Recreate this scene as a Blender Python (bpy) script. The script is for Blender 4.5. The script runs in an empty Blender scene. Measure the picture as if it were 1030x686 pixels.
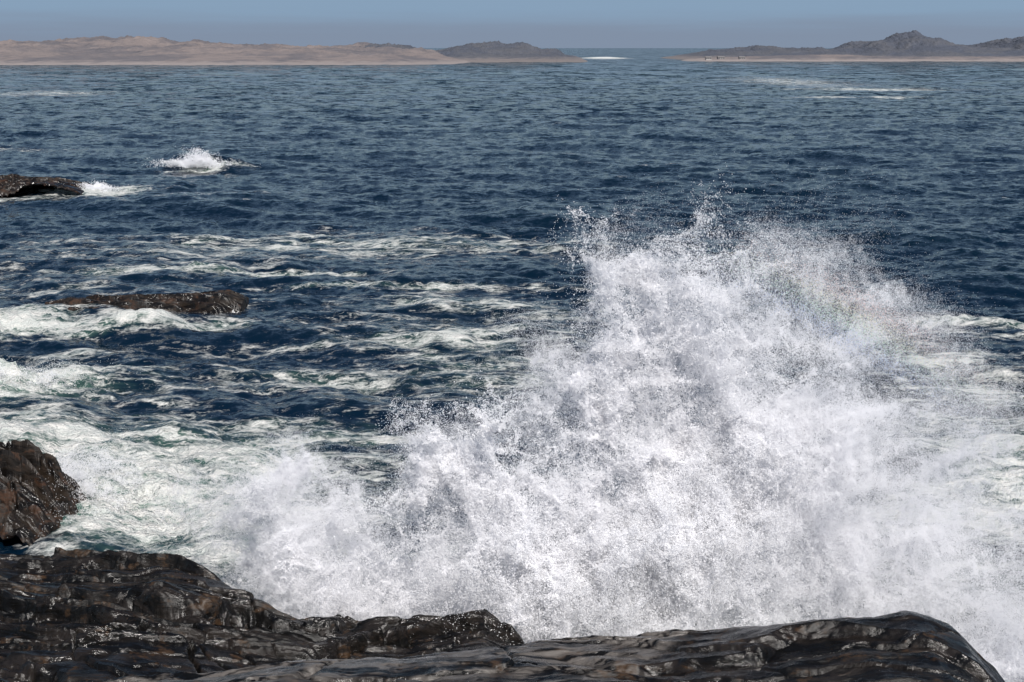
import bpy, math, numpy as np
from mathutils import Vector
rng=np.random.default_rng(7)
sc=bpy.context.scene
# ------------------------------------------------------------ helpers
def interp(x,pts):
    p=np.array(pts,float); return np.interp(x,p[:,0],p[:,1])
def sstep(a,b,x):
    t=np.clip((x-a)/(b-a),0,1); return t*t*(3-2*t)
def tile2(N,beta,seed,aniso=1.0):
    r=np.random.default_rng(seed)
    kx=np.fft.fftfreq(N)*N; ky=np.fft.fftfreq(N)*N
    KX,KY=np.meshgrid(kx,ky); K=np.sqrt(KX**2+(KY*aniso)**2); K[0,0]=1
    F=np.fft.fft2(r.standard_normal((N,N)))*K**(-beta/2); F[0,0]=0
    F[K<2]=0
    h=np.real(np.fft.ifft2(F)); return (h/h.std()).astype(np.float32)
def samp(T,x,y,L):
    N=T.shape[0]; fx=(x/L*N)%N; fy=(y/L*N)%N
    i=fx.astype(int)%N; j=fy.astype(int)%N; a=fx-np.floor(fx); b=fy-np.floor(fy)
    i1=(i+1)%N; j1=(j+1)%N
    return (T[j,i]*(1-a)+T[j,i1]*a)*(1-b)+(T[j1,i]*(1-a)+T[j1,i1]*a)*b
T0=tile2(1024,2.6,1); T1=tile2(1024,3.2,2); T2=tile2(1024,2.2,3); TS=tile2(1024,4.8,4); TM=tile2(1024,4.0,5)
def hash2(i,j,k):
    v=np.sin(i*127.1+j*311.7+k*74.7)*43758.5453; return v-np.floor(v)
def worley(x,y,k=0):
    i0=np.floor(x); j0=np.floor(y)
    f1=np.full(x.shape,9.); f2=np.full(x.shape,9.); ci=np.zeros(x.shape); cj=np.zeros(x.shape); px=np.zeros(x.shape); py=np.zeros(x.shape)
    for di in(-1,0,1):
        for dj in(-1,0,1):
            i=i0+di;j=j0+dj; qx=i+hash2(i,j,k); qy=j+hash2(i,j,k+3)
            d=np.hypot(x-qx,y-qy); m=d<f1
            f2=np.where(m,f1,np.minimum(f2,d)); f1=np.where(m,d,f1)
            ci=np.where(m,i,ci);cj=np.where(m,j,cj);px=np.where(m,qx,px);py=np.where(m,qy,py)
    return hash2(ci,cj,k+5)-.5,hash2(ci,cj,k+7)-.5,hash2(ci,cj,k+9)-.5,x-px,y-py,f2-f1
def grid_mesh(name,X,Y,Z,attrs={},mat=None,smooth=True):
    R,C=X.shape; co=np.stack([X,Y,Z],-1).reshape(-1,3).astype(np.float32)
    idx=np.arange(R*C).reshape(R,C)
    q=np.stack([idx[:-1,:-1],idx[:-1,1:],idx[1:,1:],idx[1:,:-1]],-1).reshape(-1)
    me=bpy.data.meshes.new(name); me.vertices.add(R*C); me.vertices.foreach_set('co',co.ravel())
    n=len(q)//4; me.loops.add(len(q)); me.loops.foreach_set('vertex_index',q.astype(np.int32))
    me.polygons.add(n); me.polygons.foreach_set('loop_start',np.arange(0,4*n,4,dtype=np.int32))
    me.update(calc_edges=True); me.validate()
    if smooth: me.polygons.foreach_set('use_smooth',np.ones(n,bool))
    for k,v in attrs.items():
        a=me.attributes.new(k,'FLOAT','POINT'); a.data.foreach_set('value',v.astype(np.float32).ravel())
    ob=bpy.data.objects.new(name,me); sc.collection.objects.link(ob)
    if mat: me.materials.append(mat)
    return ob
class NT:
    def __init__(s,nt): s.nt=nt; s.nt.nodes.clear()
    def n(s,t,**kw):
        o=s.nt.nodes.new(t)
        for k,v in kw.items():
            kk=k.replace('__',' ')
            if kk[0]=='i' and kk[1:].isdigit(): kk=int(kk[1:])
            s.set(o,kk,v)
        return o
    def set(s,o,k,v):
        sock=o.inputs[k]
        if isinstance(v,bpy.types.NodeSocket): s.nt.links.new(v,sock)
        elif isinstance(v,bpy.types.Node): s.nt.links.new(v.outputs[0],sock)
        else: sock.default_value=v
    def math(s,op,a,b=0.0,c=None):
        o=s.nt.nodes.new('ShaderNodeMath'); o.operation=op; s.set(o,0,a); s.set(o,1,b)
        if c is not None: s.set(o,2,c)
        return o.outputs[0]
    def vmath(s,op,a,b=None,sc=None,out=0):
        o=s.nt.nodes.new('ShaderNodeVectorMath'); o.operation=op; s.set(o,0,a)
        if b is not None: s.set(o,1,b)
        if sc is not None: s.set(o,'Scale',sc)
        return o.outputs[out]
    def mr(s,v,a,b,c=0.,d=1.,smooth=True):
        o=s.nt.nodes.new('ShaderNodeMapRange'); 
        if smooth:o.interpolation_type='SMOOTHSTEP'
        s.set(o,0,v)
        for i,x in enumerate((a,b,c,d)): s.set(o,i+1,x)
        return o.outputs[0]
    def mix(s,f,a,b):
        o=s.nt.nodes.new('ShaderNodeMix'); o.data_type='RGBA'; s.set(o,0,f); s.set(o,6,a); s.set(o,7,b); return o.outputs[2]
    def attr(s,n): 
        o=s.nt.nodes.new('ShaderNodeAttribute'); o.attribute_name=n; return o.outputs['Fac']
    def noise(s,vec,scale,detail=6,rough=.55,dist=0.,color=False):
        o=s.nt.nodes.new('ShaderNodeTexNoise'); s.set(o,'Vector',vec)
        for k,v in(('Scale',scale),('Detail',detail),('Roughness',rough),('Distortion',dist)): s.set(o,k,v)
        return o.outputs[1 if color else 0]
    def pos(s): return s.nt.nodes.new('ShaderNodeNewGeometry').outputs['Position']
    def mapping(s,vec,scale=(1,1,1),rot=(0,0,0)):
        o=s.nt.nodes.new('ShaderNodeMapping'); s.set(o,'Vector',vec); o.inputs['Scale'].default_value=scale; o.inputs['Rotation'].default_value=rot; return o.outputs[0]
def newmat(name):
    m=bpy.data.materials.new(name); m.use_nodes=True; return m,NT(m.node_tree)
def out(t,sh): 
    o=t.n('ShaderNodeOutputMaterial'); t.set(o,0,sh)
def c4(*a): return (*a,1.0)
# ------------------------------------------------------------ sun / sky
SUN=Vector((0.16,-0.68,0.715)).normalized()
el=math.asin(SUN.z); az=math.atan2(SUN.x,SUN.y)
w=bpy.data.worlds.new('World'); sc.world=w; w.use_nodes=True; t=NT(w.node_tree)
sky=t.n('ShaderNodeTexSky'); sky.sky_type='NISHITA'; sky.sun_disc=False; sky.sun_elevation=el; sky.sun_rotation=az
sky.air_density=1.0; sky.dust_density=0.2; sky.ozone_density=1.5
tc=t.n('ShaderNodeTexCoord'); sep=t.n('ShaderNodeSeparateXYZ',i0=tc.outputs['Generated'])
zz=sep.outputs[2]
nz=t.noise(t.mapping(tc.outputs['Generated'],(3,3,60)),2.0,5,.55)
zw=t.math('ADD',zz,t.math('MULTIPLY',t.math('SUBTRACT',nz,.5),.016))
haze=t.mix(t.mr(zw,0.008,0.028),c4(3.65,4.6,6.2),c4(4.0,5.8,8.0))
f=t.mr(zz,0.028,0.12)
col=t.mix(f,haze,sky.outputs[0])
bg=t.n('ShaderNodeBackground',Color=col,Strength=0.061); o=t.n('ShaderNodeOutputWorld'); t.set(o,0,bg)
sl=bpy.data.lights.new('sun','SUN'); sl.energy=5.0; sl.angle=math.radians(.5); sl.color=(1,.95,.90)
so=bpy.data.objects.new('sun',sl); sc.collection.objects.link(so); so.rotation_euler=SUN.to_track_quat('Z','Y').to_euler()
# ------------------------------------------------------------ water
def ocean(N,L,V,wd,seed,cut):
    r=np.random.default_rng(seed)
    k=np.fft.fftfreq(N,L/N)*2*np.pi; KX,KY=np.meshgrid(k,k); K=np.hypot(KX,KY); K[0,0]=1
    Lw=V*V/9.81; cs=(KX*wd[0]+KY*wd[1])/K
    P=np.exp(-1/(K*Lw)**2)/K**4*(0.12+np.abs(cs)**2*.88)*np.exp(-(K*cut)**2); P[0,0]=0
    H=np.fft.fft2(r.standard_normal((N,N)))*np.sqrt(P)
    h=np.real(np.fft.ifft2(H)); s=h.std()
    dx=np.real(np.fft.ifft2(-1j*KX/K*H)); dy=np.real(np.fft.ifft2(-1j*KY/K*H))
    return [a/s for a in(h,dx,dy)]
OA=ocean(1024,73.,3.1,(.45,.89),11,.04); OB=ocean(1024,390.,6.9,(.2,.98),12,.3)
ROWS,COLS=1250,1000
s=np.linspace(1,0,ROWS); d=.85*s**1.5+12/30000.
Yr=12/d; u=np.linspace(-.62,.62,COLS)
Y=np.repeat(Yr[:,None],COLS,1); X=Y*u[None,:]
fa=1-sstep(150,520,Y); fb=1-sstep(500,2200,Y)
ampA=.095; ampB=.17
blobs=[(-11,35,5,3.5,.78),(-15,42,6,4.5,.56),(-19.5,50,5,3.2,.82),(-8,39,5,4,.44),(-6,44,4,3,.40),(-7,51,6,2.2,.44),(-26,46,8,8,.6),
(-22.5,62,4.6,3.0,.76),(-15,61.6,6,1.3,.66),(-19,77,8,1.3,.62),(-24,71,8,3,.42),(-10,76,5,.9,.44),(-6.6,71,5,.8,.60),(-20,84,15,7,.40),(-3,88,8,5,.32),(-2,63,5,7,.42),(1,54,4,5,.44),(-6,58,5,1.2,.38),(-14,56,6,1.2,.34),(-9,66,9,1.5,.34),
(20.5,62,4,.9,.64),(25,60,4,2,.55),(13,41,4,7,.44),(18,52,4,6,.42),(11,35,4,4,.5),(18,40,5,7,.48),(3,29,8,4,1),(-6,31,6,3,.8),
(-31.5,146,3.2,1.8,.95),(-36,121,3.6,1.8,.85),(-45,116,9,3,.65),(-125,385,18,30,.5),(-58,172,9,3,.45),(85,352,15,3.5,.85),(108,420,26,10,.6),(100,520,22,90,.52),(140,380,12,6,.4),
(25,1330,26,60,1.),(104,1650,26,90,1.),(-60,90,14,10,.4),(-12,90,18,4,.3),(16,70,7,2,.3),(9,78,6,2,.25)]
foam=np.zeros_like(X)
wx=samp(T1,X,Y,60.)*1.3; wy=samp(T1,X+17,Y+31,60.)*.9
for bx,by,rx,ry,a in blobs:
    q=((X+wx*np.minimum(1,rx/4)-bx)/rx)**2+((Y+wy*np.minimum(1,ry/2)-by)/ry)**2
    foam=np.maximum(foam,a*np.exp(-.7*q)) if a>.7 else foam+a*np.exp(-.7*q)*(1-foam)
hA=samp(OA[0],X,Y,73.); hB=samp(OB[0],X,Y,390.)
crest=np.clip(hA*.6+hB*.5-1.5,0,1)*.5*(1-sstep(80,300,Y))
foamv=np.clip(foam,0,1.2)
near=1-sstep(60,200,Y)
turb=sstep(.35,.95,foamv)
Z=hA*ampA*fa*(1+.6*turb)+hB*ampB*fb+ turb*near*(.22*samp(TM,X,Y,18.)+.05*samp(T0,X,Y,9.))
def mound(cx,cy,rx,ry,h,w=0.):
    yy=Y-cy+w*(X-cx)+.8*samp(T1,X,Y,40.)
    return h*np.exp(-((X-cx)/rx)**2)*np.where(yy<0,np.exp(-(yy/(ry*.45))**2),np.exp(-(yy/ry)**2))
Z+=mound(-20,50,6,2.2,.8)+mound(-31,147,4.5,4,1.3)+mound(-24,63,5,3,.5)+mound(-12,39,4,1.8,.5,.2)+mound(25,1330,22,40,1.2)+mound(104,1650,26,50,1.6)+mound(-7,72,6,2.5,.25)+mound(21,62.5,5,2,.3)+mound(-8,52,7,2,.35)
XX=X+(samp(OA[1],X,Y,73.)*ampA*fa*.95+samp(OB[1],X,Y,390.)*ampB*fb*.8)
YY=Y+(samp(OA[2],X,Y,73.)*ampA*fa*.95+samp(OB[2],X,Y,390.)*ampB*fb*.8)
m,t=newmat('sea_water'); P=t.pos(); fo=t.attr('foam'); cr=t.attr('crest')
st=t.mapping(P,(.50,1.05,1),(0,0,.16))
n1=t.noise(st,.55,9,.62,.9); n2=t.noise(st,2.6,6,.6,.6); n3=t.noise(P,9.,4,.6)
warp=t.vmath('ADD',st,t.vmath('SCALE',t.vmath('SUBTRACT',t.noise(st,.8,4,.6,0,True),(.5,.5,.5)),sc=1.5))
def ridge(n,k=12.): return t.math('SUBTRACT',1.,t.math('MULTIPLY',t.math('ABSOLUTE',t.math('SUBTRACT',n,.5)),k))
r1=ridge(t.noise(warp,.9,5,.55)); r2=ridge(t.noise(warp,2.7,4,.55)); r0=ridge(t.noise(warp,.35,5,.5),15.)
lace=t.math('MAXIMUM',t.math('MAXIMUM',t.math('MAXIMUM',r1,r0),t.math('SUBTRACT',r2,.15)),0.)
v=t.math('ADD',t.math('MULTIPLY',fo,1.15),t.math('MULTIPLY',t.math('SUBTRACT',n1,.5),1.8))
v=t.math('ADD',v,t.math('MULTIPLY',t.math('SUBTRACT',n2,.5),.9))
v=t.math('ADD',v,t.math('MULTIPLY',lace,.52)); v=t.math('ADD',v,cr)
v=t.math('ADD',v,t.math('MULTIPLY',t.math('SUBTRACT',n3,.5),.40))
ff=t.mr(v,.76,1.30)
turq=t.mr(t.math('ADD',fo,t.math('MULTIPLY',t.math('SUBTRACT',n1,.5),.8)),.35,.95)
wc=t.mix(turq,c4(.0015,.0095,.023),c4(.085,.165,.13))
sepx=t.n('ShaderNodeSeparateXYZ',i0=P)
far=t.mr(sepx.outputs[1],120,900)
wc=t.mix(far,wc,c4(.0015,.015,.022))
pat=t.noise(t.mapping(P,(.02,.008,1)),1.,5,.6)
wc=t.mix(t.mr(pat,.4,.65),wc,t.mix(.35,wc,c4(.0,.01,.015)))
fc=t.mix(t.mr(n2,.35,.7),c4(.66,.70,.67),c4(.84,.83,.79))
g=t.n('ShaderNodeNewGeometry')
def vn(scale,k,d=3): return t.vmath('MULTIPLY',t.vmath('SUBTRACT',t.noise(t.mapping(P,(.75,1,1)),scale,d,.6,.3,True),(.5,.5,.5)),(k,k,0))
pert=t.vmath('ADD',vn(2.2,1.05,4),vn(8.,.5,2))
pf=t.vmath('SCALE',vn(.5,2.5,5),sc=t.mr(sepx.outputs[1],80,350))
pf2=t.vmath('SCALE',vn(.09,2.4,5),sc=t.mr(sepx.outputs[1],200,700))
nrm=t.vmath('NORMALIZE',t.vmath('ADD',t.vmath('ADD',t.vmath('ADD',g.outputs['Normal'],pert),pf),pf2))
ws=t.n('ShaderNodeBsdfPrincipled',Base__Color=wc,Roughness=.09,IOR=1.33,Normal=nrm)
bmp=t.n('ShaderNodeBump',Strength=.9,Distance=.16,Height=t.math('ADD',v,n3))
fs=t.n('ShaderNodeBsdfPrincipled',Base__Color=fc,Roughness=.7,Normal=bmp)
mx=t.n('ShaderNodeMixShader',i0=ff,i1=ws.outputs[0],i2=fs.outputs[0]); out(t,mx)
grid_mesh('sea',XX,YY,Z,{'foam':foamv,'crest':crest},m)
# ------------------------------------------------------------ rock material
def rockmat(name,dry,warm,dark,wet=1.,warmth=.0,rz=-.22):
    m,t=newmat(name); P=t.pos()
    wp=t.vmath('ADD',P,t.vmath('SCALE',t.vmath('SUBTRACT',t.noise(P,.5,3,.5,0,True),(.5,.5,.5)),sc=1.2))
    st=t.mapping(wp,(.22,2.4,3.0),(0.12,0,rz)); 
    a=t.noise(st,1.2,10,.62,.3); b=t.noise(P,.6,6,.6,.4); c=t.noise(P,7,8,.7); d=t.noise(st,4.5,8,.65,.2); e=t.noise(P,1.6,6,.65,.5)
    col=t.mix(t.mr(a,.42,.60),dark,dry)
    col=t.mix(t.mr(t.math('ADD',t.math('MULTIPLY',e,.7),t.math('MULTIPLY',d,.3)),.54-warmth,.63-warmth),col,warm)
    col=t.mix(t.mr(c,.45,.7),col,t.mix(.6,col,dark))
    pale=t.attr('pale')
    col=t.mix(t.math('MULTIPLY',pale,t.mr(t.math('ADD',a,t.math('MULTIPLY',d,.6)),.74,.90)),col,c4(.12,.109,.10))
    col=t.mix(t.mr(d,.62,.72,0,.7),col,c4(.075,.067,.06))
    fo=t.attr('foam'); ww=t.math('ADD',fo,t.math('MULTIPLY',t.math('SUBTRACT',t.noise(t.mapping(P,(3,1,.6)),2.5,6,.6),.5),1.6))
    wf=t.mr(ww,.6,.9)
    col=t.mix(wf,col,c4(.8,.8,.79))
    hgt=t.math('ADD',t.math('MULTIPLY',a,.5),t.math('ADD',t.math('MULTIPLY',e,.12),t.math('MULTIPLY',d,.26)))
    b1=t.n('ShaderNodeBump',Strength=.65,Distance=.10,Height=hgt)
    wetm=t.mr(t.math('ADD',t.math('MULTIPLY',b,.5),t.math('MULTIPLY',e,.5)),.45,.60)
    b2=t.n('ShaderNodeBump',Strength=t.math('ADD',t.math('MULTIPLY',wetm,.4),.16),Distance=.018,Height=t.noise(P,13,7,.68),Normal=b1)
    ro=t.mr(wetm,0,1,.13,.52*wet,False)
    ro=t.math('MAXIMUM',ro,t.math('MULTIPLY',wf,.8))
    p=t.n('ShaderNodeBsdfPrincipled',Base__Color=col,Roughness=ro,IOR=1.40,Normal=b2); 
    out(t,p); return m
rm=rockmat('wet_gneiss',c4(.019,.0155,.0135),c4(.050,.028,.014),c4(.004,.0037,.0034))
rm2=rockmat('weed_covered_rock',c4(.027,.020,.015),c4(.050,.024,.013),c4(.006,.005,.0045),1.5,.02)
def rot(x,y,a): return x*math.cos(a)+y*math.sin(a), -x*math.sin(a)+y*math.cos(a)
def ledges(x,y,a,sp,amp,seed):
    """bedding slabs: each slopes gently then breaks off sharply (negative sp: break faces -y)"""
    fl=-1 if sp<0 else 1; sp=abs(sp)
    xr,yr=rot(x,y,a); g=(yr+.45*samp(TS,x+seed,y,24.)*sp+.22*samp(TM,xr*.35,yr+seed,9.)*sp)/sp*fl
    fr=g-np.floor(g); i=np.floor(g); a_=.35+1.*hash2(i,i*0+seed,3.)
    pr=np.where(fr<.92,fr/.92,(1-fr)/.08)
    mod=np.clip(.6+.6*samp(TM,x*.6,y+seed*3,14.),.0,1.7)
    return amp*a_*(pr-.5)*mod
def joints(x,y,a,sx,sy,amp,k,gap,wd=.05):
    xr,yr=rot(x+.25*samp(TM,x,y,13.),y+.2*samp(TM,x+5,y+9,13.),a)
    p,q,r,dx,dy,e=worley(xr/sx,yr/sy,k)
    return amp*p*2*sstep(0,.05,e)-gap*np.exp(-(e/wd)**2)
# ------------------------------------------------------------ foreground shore rock
gx=np.linspace(-24,12.5,1350); gy=np.concatenate([np.linspace(-6,15.5,150),np.linspace(15.55,29.5,850)])
X,Y=np.meshgrid(gx,gy)
crestz=interp(X,[(-24,1.6),(-14,1.9),(-9,2.4),(-6.8,2.95),(-5,3.3),(-3,3.55),(0,3.68),(1.8,3.80),(3.2,4.05),(4.6,4.35),(5.4,4.38),(6.0,4.15),(6.6,3.6),(7.1,2.9),(8,1.2),(9.5,-1),(12.5,-3)])
yc=19.3+.22*samp(TS,X,Y*0,23.)+.05*samp(TM,X,Y*0,9.)
q=np.maximum(0,Y-yc+.9)
inl=np.maximum(0,15-Y)
nearh=crestz-.5*q**2+ledges(X,Y,-.10,-1.3,.17,1)+ledges(X,Y,-.18,-.45,.07,4)+ledges(X,Y,-.3,.2,.02,6)+joints(X,Y,-.15,3.5,1.0,.03,2,.09,.025)+.03*samp(TM,X,Y,9.)+.06*samp(TS,X,Y,16.)
nearh=nearh+.42*inl+(inl>0)*np.minimum(inl*.3,1)*np.maximum(0,4-crestz)
yb=interp(X,[(-24,28),(-10,27.6),(-6.9,27.2),(-5.6,26),(-4,25.3),(-1,25.2),(0.0,24.9),(1.5,23.2),(3,21.5),(12,20)])+.25*samp(TM,X,X*0+4,19.)
mq=np.maximum(0,Y-yb+.35)
mid=interp(X,[(-24,2.3),(-9,1.95),(-6.5,2.1),(-4.8,1.75),(-3.5,1.55),(-2,1.5),(-1,1.75),(-.5,1.85),(0,1.6),(.5,.9),(2,.4),(4,0),(12,-2)])-.02*(Y-24)
mid=mid+ledges(X,Y,-.20,-1.6,.42,7)+ledges(X,Y,-.05,-.55,.17,9)+ledges(X,Y,.25,1.3,.14,14)+ledges(X,Y,-.28,-.22,.04,12)+joints(X,Y,-.2,2.4,.8,.07,21,.16,.03)+.02*samp(TM,X,Y,7.)+.05*samp(TS,X,Y,18.)-1.3*mq**2
Z=np.maximum(nearh,mid)
pale=sstep(-.1,.4,nearh-mid)*sstep(-.4,.6,samp(TS,X,Y,19.)+.6*samp(TM,X,Y,8.)-.12*(X-1))
Z=np.maximum(Z+samp(T1,X,Y,4.)*.008,-3)
grid_mesh('shore_rock',X,Y,Z,{'foam':np.zeros_like(X),'pale':pale},rm)
# ------------------------------------------------------------ sea rocks
def searock(name,x0,x1,y0,y1,prof,pk,seed,mat,foamz=0.,n=300,steep=.35,ang=-.15):
    gx=np.linspace(x0,x1,n*2); gy=np.linspace(y0,y1,n); X,Y=np.meshgrid(gx,gy)
    h=interp(X,prof); v=(Y-y0)/(y1-y0)*2-1+ .2*samp(TM,X,Y+seed,20.)
    e=np.clip(1-np.abs(v)**2.2,-1,1); e=np.sign(e)*np.abs(e)**steep
    Z=(h+.6)*e-.6+ledges(X+seed,Y,ang,-(y1-y0)/4,.5*pk,seed)+ledges(X+seed,Y,ang+.1,-(y1-y0)/9,.22*pk,seed+3)+joints(X+seed,Y,.3,(x1-x0)/7,(y1-y0)/6,.12*pk,seed,.14*pk,.05)+.03*pk*samp(TM,X,Y+seed,7.)+.01*samp(T1,X,Y,6.)
    edge=np.minimum(1,np.minimum(X-x0,x1-X)/.6); Z=Z*edge-1.0*(1-edge)
    fo=foamz*np.clip(1.15-Z/(.75*pk),0,1)*sstep(-.2,-.7,v)
    return grid_mesh(name,X,Y,Z,{'foam':fo,'pale':X*0},mat)
searock('rock_outcrop',-20,-10.9,33.2,37.2,[(-20,1.5),(-14,1.85),(-12.8,1.45),(-12.2,1.25),(-11.9,1.0),(-11.7,.6),(-11.2,.3),(-10.9,-.4)],1.2,5,rm2,steep=.7)
searock('sea_rock',-22.1,-11.8,62.6,66.3,[(-22.1,.3),(-20.4,.6),(-18.5,.68),(-16.5,.74),(-15,.8),(-13.2,.82),(-12.4,.55),(-11.8,-.2)],.5,8,rm2,1.0)
searock('sea_rock.001',-60,-34.5,118,124,[(-60,.4),(-50,.9),(-43,1.2),(-39,1.05),(-36.5,.55),(-34.5,-.3)],.6,9,rm2,.4)
# ------------------------------------------------------------ distant land
def hazed_landmat(name,c1,c2,c3,zlo,zhi,sc_=.02):
    m,t=newmat(name); P=t.pos(); a=t.noise(t.mapping(P,(1,.6,3)),sc_,8,.65,.5); b=t.noise(P,sc_*4,6,.65)
    z=t.n('ShaderNodeSeparateXYZ',i0=P).outputs[2]
    col=t.mix(t.mr(a,.42,.6),c1,c2)
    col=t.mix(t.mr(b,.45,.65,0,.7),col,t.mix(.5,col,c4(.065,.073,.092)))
    beach=t.mr(t.math('ADD',z,t.math('MULTIPLY',t.math('SUBTRACT',b,.5),6)),zlo,zhi)
    col=t.mix(beach,c3,col)
    bm=t.n('ShaderNodeBump',Strength=.9,Distance=6.,Height=t.math('ADD',a,t.math('MULTIPLY',b,.4)))
    p=t.n('ShaderNodeBsdfPrincipled',Base__Color=col,Roughness=.9,Normal=bm); out(t,p); return m
sand=hazed_landmat('hazed_dune_sand',c4(.235,.197,.187),c4(.15,.138,.147),c4(.29,.252,.24),.5,3)  # sand tones with distance haze mixed into the base colours
rk=hazed_landmat('rocky_hills',c4(.080,.091,.120),c4(.103,.108,.126),c4(.20,.177,.172),1,5,.03)  # rock colours shifted bluish and lighter to paint in aerial haze
def land(name,x0,x1,y0,y1,prof,mat,rough,beta=1.,nx=1200,ny=100,k=1.):
    gx=np.linspace(x0,x1,nx); gy=np.linspace(y0,y1,ny); X,Y=np.meshgrid(gx,gy)
    h=interp(X,prof)*k; v=(Y-y0)/(y1-y0)
    shp=np.sin(np.clip(v,0,1)*math.pi)**.7*np.minimum(1,.35+v*1.4)
    nz=samp(T1,X,Y,600.)*.10
    Z=h*shp*(1+nz*rough)+rough*(samp(T0,X,Y,300.)*.45+np.abs(samp(T1,X,Y,230.))*.9)*np.clip(h/8,0,1)*shp-1.2*(1-np.clip(h*shp,0,1))
    return grid_mesh(name,X,Y,Z,{},mat)
land('sand_dunes',-1100,-30,1010,1650,[(-1100,24),(-520,17),(-480,17.5),(-450,15),(-415,17),(-370,16),(-340,18),(-310,15),(-290,16.5),(-250,14.5),(-225,15.5),(-200,13.5),(-150,13.5),(-110,11),(-70,7),(-30,0)],sand,1.1,k=.93)
land('rocky_headland',-190,72,1210,1480,[(-190,0),(-150,11),(-120,13.5),(-100,12),(-78,6.5),(-60,8),(-45,12),(-20,14.5),(-8,12),(10,14),(25,9),(40,10),(50,5),(60,4),(72,-1)],rk,1.4,k=.92)
land('rocky_hills',165,900,1330,1750,[(165,-.5),(185,3),(215,8),(250,9),(265,13),(290,10),(320,13),(350,9),(365,12),(378,17),(390,17),(402,21),(420,24),(432,21),(442,19),(465,13),(490,11),(507,13),(520,21),(535,23),(548,16),(560,17),(600,12),(700,16),(900,12)],rk,1.3,k=.94)
land('rocky_foreshore',150,900,1270,1400,[(150,-.5),(170,2),(230,3.5),(300,5),(360,3.5),(420,4),(520,3.5),(900,4)],sand,.6,ny=50)
def house(x,y,z,w,dp,h,rot_,roofc):
    par=bpy.data.objects.new('house',None); sc.collection.objects.link(par); par.location=(x,y,z); par.rotation_euler[2]=rot_
    def part(nm,vs,fs,mat):
        me=bpy.data.meshes.new(nm); me.from_pydata(vs,[],fs); me.materials.append(mat); o=bpy.data.objects.new(nm,me); sc.collection.objects.link(o); o.parent=par
    a,b=w/2,dp/2; r=h*1.5
    part('walls',[(-a,-b,-2),(a,-b,-2),(a,b,-2),(-a,b,-2),(-a,-b,h),(a,-b,h),(a,b,h),(-a,b,h),(-a,0,r),(a,0,r)],[(0,1,5,4),(1,2,6,9,5),(2,3,7,6),(3,0,4,8,7)],WALL)
    e=.4
    part('roof',[(-a-e,-b-e,h-.2),(a+e,-b-e,h-.2),(a+e,0,r+.15),(-a-e,0,r+.15),(-a-e,b+e,h-.2),(a+e,b+e,h-.2)],[(0,1,2,3),(3,2,5,4)],roofc)
    for i in range(3):
        cx=-a+w*(i+.5)/3; part('window',[(cx-.6,-b-.03,h*.35),(cx+.6,-b-.03,h*.35),(cx+.6,-b-.03,h*.8),(cx-.6,-b-.03,h*.8)],[(0,1,2,3)],WIN)
def flat(n,c,r=.7):
    m,t=newmat(n); cc=t.mix(t.noise(t.pos(),1.5,4),c4(*c),c4(*[k*.8 for k in c])); out(t,t.n('ShaderNodeBsdfPrincipled',Base__Color=cc,Roughness=r)); return m
WALL=flat('white_wall',(.36,.35,.35)); WIN=flat('window_glass',(.03,.03,.04),.1); RF=flat('roof_sheet',(.2,.19,.19))
for x,y,w,rf in((176,1300,5,RF),(189,1312,6,RF),(207,1306,5,RF)):
    house(x,y,1.6,w,4,1.7,rng.uniform(-.3,.3),rf)
# ------------------------------------------------------------ spray (droplet clouds)
def tile3(N,beta,seed):
    r=np.random.default_rng(seed); k=np.fft.fftfreq(N)*N; A=np.meshgrid(k,k,k,indexing='ij'); K=np.sqrt(A[0]**2+A[1]**2+A[2]**2);K[0,0,0]=1
    F=np.fft.fftn(r.standard_normal((N,N,N)))*K**(-beta/2); F[0,0,0]=0; F[K<2]=0
    h=np.real(np.fft.ifftn(F)); return (h/h.std()).astype(np.float32)
V3=[tile3(112,3.9,50+i) for i in range(3)]; D3=tile3(112,2.9,60)
def rm3(a,b,c):
    from mathutils import Euler
    return np.array(Euler((a,b,c)).to_matrix(),dtype=np.float32)
ROT={}
def s3(T,p,L,key=0):
    """trilinear sample of a noise tile, each octave in its own rotated frame so nothing repeats along an axis"""
    kk=round(L*10)+key
    if kk not in ROT: ROT[kk]=rm3(.5+kk*.37,.9+kk*.71,.3+kk*.53)
    N=T.shape[0]; f=((p.astype(np.float32)@ROT[kk])/L*N).astype(np.float32); i=np.floor(f).astype(np.int32); a=f-i; i%=N; j=(i+1)%N
    r=0; Tf=T.ravel()
    for bx in(0,1):
        for by in(0,1):
            for bz in(0,1):
                w_=(a[:,0] if bx else 1-a[:,0])*(a[:,1] if by else 1-a[:,1])*(a[:,2] if bz else 1-a[:,2])
                r=r+w_*Tf[((j if bx else i)[:,0]*N+(j if by else i)[:,1])*N+(j if bz else i)[:,2]]
    return r
def spraymat(name,c):
    dm,t=newmat(name)
    df=t.n('ShaderNodeBsdfDiffuse',Color=c); tr=t.n('ShaderNodeBsdfTranslucent',Color=c)
    out(t,t.n('ShaderNodeMixShader',i0=.38,i1=df.outputs[0],i2=tr.outputs[0])); return dm
DM=spraymat('water_spray',c4(.97,.972,.99))
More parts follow.
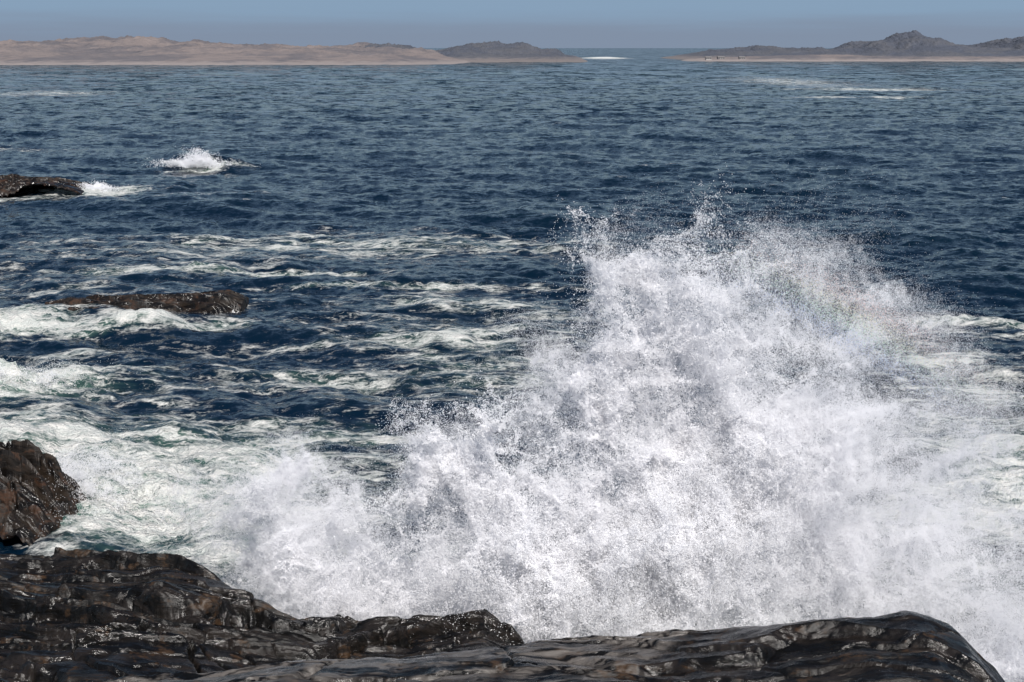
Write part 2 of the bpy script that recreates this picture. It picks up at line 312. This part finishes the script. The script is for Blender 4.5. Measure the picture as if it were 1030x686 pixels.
def cloud(name,P,R,dm=None,parent=None):
    dm=dm or DM
    me=bpy.data.meshes.new(name); me.vertices.add(len(P)); me.vertices.foreach_set('co',P.astype(np.float32).ravel())
    a=me.attributes.new('rad','FLOAT','POINT'); a.data.foreach_set('value',R.astype(np.float32))
    ob=bpy.data.objects.new(name,me); sc.collection.objects.link(ob); me.materials.append(dm); ob.parent=parent
    ng=bpy.data.node_groups.new(name+'_gn','GeometryNodeTree')
    ng.interface.new_socket('Geometry',in_out='INPUT',socket_type='NodeSocketGeometry'); ng.interface.new_socket('Geometry',in_out='OUTPUT',socket_type='NodeSocketGeometry')
    gi=ng.nodes.new('NodeGroupInput'); go=ng.nodes.new('NodeGroupOutput'); mp=ng.nodes.new('GeometryNodeMeshToPoints')
    na=ng.nodes.new('GeometryNodeInputNamedAttribute'); na.data_type='FLOAT'; na.inputs['Name'].default_value='rad'
    sm=ng.nodes.new('GeometryNodeSetMaterial'); sm.inputs['Material'].default_value=dm
    L=ng.links.new; L(gi.outputs[0],mp.inputs['Mesh']); L(na.outputs[0],mp.inputs['Radius']); L(mp.outputs[0],sm.inputs[0]); L(sm.outputs[0],go.inputs[0])
    md=ob.modifiers.new('points','NODES'); md.node_group=ng; return ob
def plume(b,tip,n,r0,r1,bow=0.,p=.9,flat_=.8):
    s=rng.random(n)**p; b=np.array(b);tip=np.array(tip)
    c=b+(tip-b)*s[:,None]; c[:,0]+=bow*np.sin(s*math.pi)
    r=(r0+(r1-r0)*s)*np.sqrt(np.clip(1.25-s**4,0,1.2))
    g=rng.standard_normal((n,3)); g[:,1]*=flat_
    return c+g*r[:,None]*.5, s
def gather(PL,k):
    A=[plume(b,tp,int(n*k),r0,r1,bow) for b,tp,n,r0,r1,bow in PL]
    return np.concatenate([a[0] for a in A]),np.concatenate([a[1] for a in A])
def warpf(P,S,am=1.):
    Q=P.copy()
    for L,a in((11.,.30),(5.3,.16),(2.9,.07)):
        dv=np.stack([s3(V,Q,L) for V in V3],1); Q=Q+dv*(a*am*(.4+.75*S))[:,None]
    return Q
PL=[ # base, tip, thousands, r0, r1, bow
((3.1,27.5,0),(3.3,27,8.0),420,1.4,1.0,0),((2.9,27.3,0),(1.7,26.6,8.2),250,1.1,.55,.3),((3.4,27.5,0),(4.4,27.2,8.0),360,1.4,1.0,.1),
((3.8,27.8,0),(5.5,27.6,7.4),220,1.4,1.2,.1),((4.6,28,0),(6.5,28,6.4),140,1.6,1.5,.1),((5.2,28,0),(7.3,28,4.9),120,1.8,1.6,.1),((6.5,28,0),(8.4,28,2.9),140,1.9,1.5,0),
((2.6,27,0),(2.3,26.8,6.2),350,1.4,1.0,0),((2.0,27,0),(1.1,26.6,5.0),230,1.2,.8,.1),((1.2,27,0),(-.5,26.5,4.9),240,1.1,.75,.1),((.5,27,0),(-1.7,26.6,4.5),230,1.2,.7,0),
((-.5,27,0),(-2.9,27,3.1),130,1.0,.75,0),((-1.5,27,0),(-4.9,27.4,2.5),70,1.0,.7,0),((-2.5,26.7,.4),(-3.8,26.3,2.0),100,.8,.5,0),((-4.0,28.5,0),(-6.1,28.8,2.1),30,.8,.7,0),
((4.2,27,0),(4.6,26.6,4.6),470,1.6,1.4,0),((2.2,26.5,0),(2.4,26,3.6),370,1.6,1.2,0),((0,26.2,.4),(.2,25.8,2.8),340,1.3,1.0,0),((6.7,27.3,0),(6.9,27,3.2),280,1.6,1.4,0),
((9,27,-.5),(9.7,27,1.6),180,1.5,1.3,0),((7.8,24,-.5),(8.6,24,1.5),130,.9,.9,0)]
P,S=gather(PL,850)
P=warpf(P,S)
ax=(P[:,0]-3.)/(P[:,2]+5.); Pd=np.stack([ax*9,P[:,1],P[:,2]*.55],1)
den=s3(D3,Pd,7.)*.5+s3(D3,P+3,5.1)*.36
keep=(rng.random(len(P))<1/(1+np.exp(-(den+.68)*2.5)))|(P[:,2]<.8)
P=P[keep&(P[:,2]>-.3)]
R=.0046*np.exp(.36*rng.standard_normal(len(P))); R=np.clip(R,.0026,.014)
right=sstep(4.2,7,P[:,0]); R*=1-.28*right
k=rng.choice(len(P),8000); St=P[k]+rng.standard_normal((8000,3))*np.array([.4,.35,.35])*rng.random((8000,1))*1.6
St=St[St[:,2]>.1]
RR_=np.clip(.0056*np.exp(.33*rng.standard_normal(len(St))),.004,.010)
main=cloud('wave_splash',np.concatenate([P,St]),np.concatenate([R,RR_]))
# fine mist hanging around and down-wind of the plume
FL=[((3,27.6,1),(3.0,27.4,8.0),210,1.7,1.3,0),((3.5,28,1),(5.4,28,7.7),280,1.9,1.7,.2),((4.5,28,0),(6.9,28,6.6),360,2.1,2.0,.2),((6,28,0),(8.2,28,4.9),380,2.3,2.1,0),((7.5,28,0),(9.9,28,2.7),370,2.1,2.0,0),((8,24.5,0),(9.2,24.5,2.0),120,1.2,1.3,0),
((2,27.6,0),(.8,27.4,5.6),250,1.6,1.1,0),((0,27.4,0),(-1.6,27.2,4.5),280,1.6,1.0,0),((-1,27.8,0),(-5.2,28.2,2.9),320,1.4,1.0,0),((-4,28.5,0),(-6.5,28.8,2.5),240,1.2,1.0,0),((-3.2,26.4,.6),(-4.6,26.,2.1),120,1.0,.7,0)]
Q,S=gather(FL,1000); Q=warpf(Q,S,1.05)
den=s3(D3,Q+7,9.)*.55+s3(D3,Q,4.)*.22
Q=Q[(rng.random(len(Q))<1/(1+np.exp(-(den+.5)*2.)))&(Q[:,2]>-.2)]
fm=cloud('spray_mist',Q,.0030*np.exp(.2*rng.standard_normal(len(Q))),None,main)
o=bpy.data.objects.new('spray_mist_drift',fm.data); sc.collection.objects.link(o); o.parent=main
o.location=(.37,.21,.03); md=o.modifiers.new('points','NODES'); md.node_group=fm.modifiers[0].node_group
# rainbow: coloured drops on the 42-degree cone about the anti-solar direction
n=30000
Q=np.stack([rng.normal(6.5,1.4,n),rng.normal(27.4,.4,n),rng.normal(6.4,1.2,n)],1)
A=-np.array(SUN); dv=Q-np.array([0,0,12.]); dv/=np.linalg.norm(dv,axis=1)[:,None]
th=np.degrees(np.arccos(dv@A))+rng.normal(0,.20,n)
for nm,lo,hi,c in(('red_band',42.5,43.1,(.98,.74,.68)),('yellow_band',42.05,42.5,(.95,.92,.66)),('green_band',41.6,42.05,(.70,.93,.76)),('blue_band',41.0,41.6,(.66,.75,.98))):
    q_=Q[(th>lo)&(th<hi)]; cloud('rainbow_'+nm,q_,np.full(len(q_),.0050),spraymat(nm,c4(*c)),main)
# ------------------------------------------------------------ distant breaker spray
def small(name,cx,cy,cz,sx,sy,sz,n,r):
    p=rng.standard_normal((n,3))*np.array([sx,sy,sz])+np.array([cx,cy,0]); p[:,2]=cz+np.abs(p[:,2])*np.exp(-((p[:,0]-cx)/(1.3*sx))**2)*1.3
    for L in(sx*4,sx*1.7): p=p+np.stack([s3(V,p,L) for V in V3],1)*np.array([.16,.1,.08])*L*.4
    p=p[p[:,2]>0]; cloud(name,p,np.full(len(p),r))
small('breaker_spray',-32,146,.3,1.5,.7,.4,18000,.026)
small('breaker_spray.001',-12.0,37.5,.1,.8,1.2,.3,40000,.007)
small('breaker_spray.002',-20,49.5,.5,1.8,.6,.15,24000,.01)
small('breaker_spray.003',-36,121.5,.1,1.2,.6,.15,8000,.025)
# ------------------------------------------------------------ camera
cam=bpy.data.cameras.new('camera'); cam.lens=50; cam.sensor_width=36; cam.clip_end=60000; cam.clip_start=.1
co=bpy.data.objects.new('camera',cam); sc.collection.objects.link(co); co.location=(0,0,12); co.rotation_euler=(math.radians(90-11.66),0,0)
sc.camera=co
sc.view_settings.view_transform='Standard'; sc.view_settings.look='None'; sc.view_settings.exposure=0
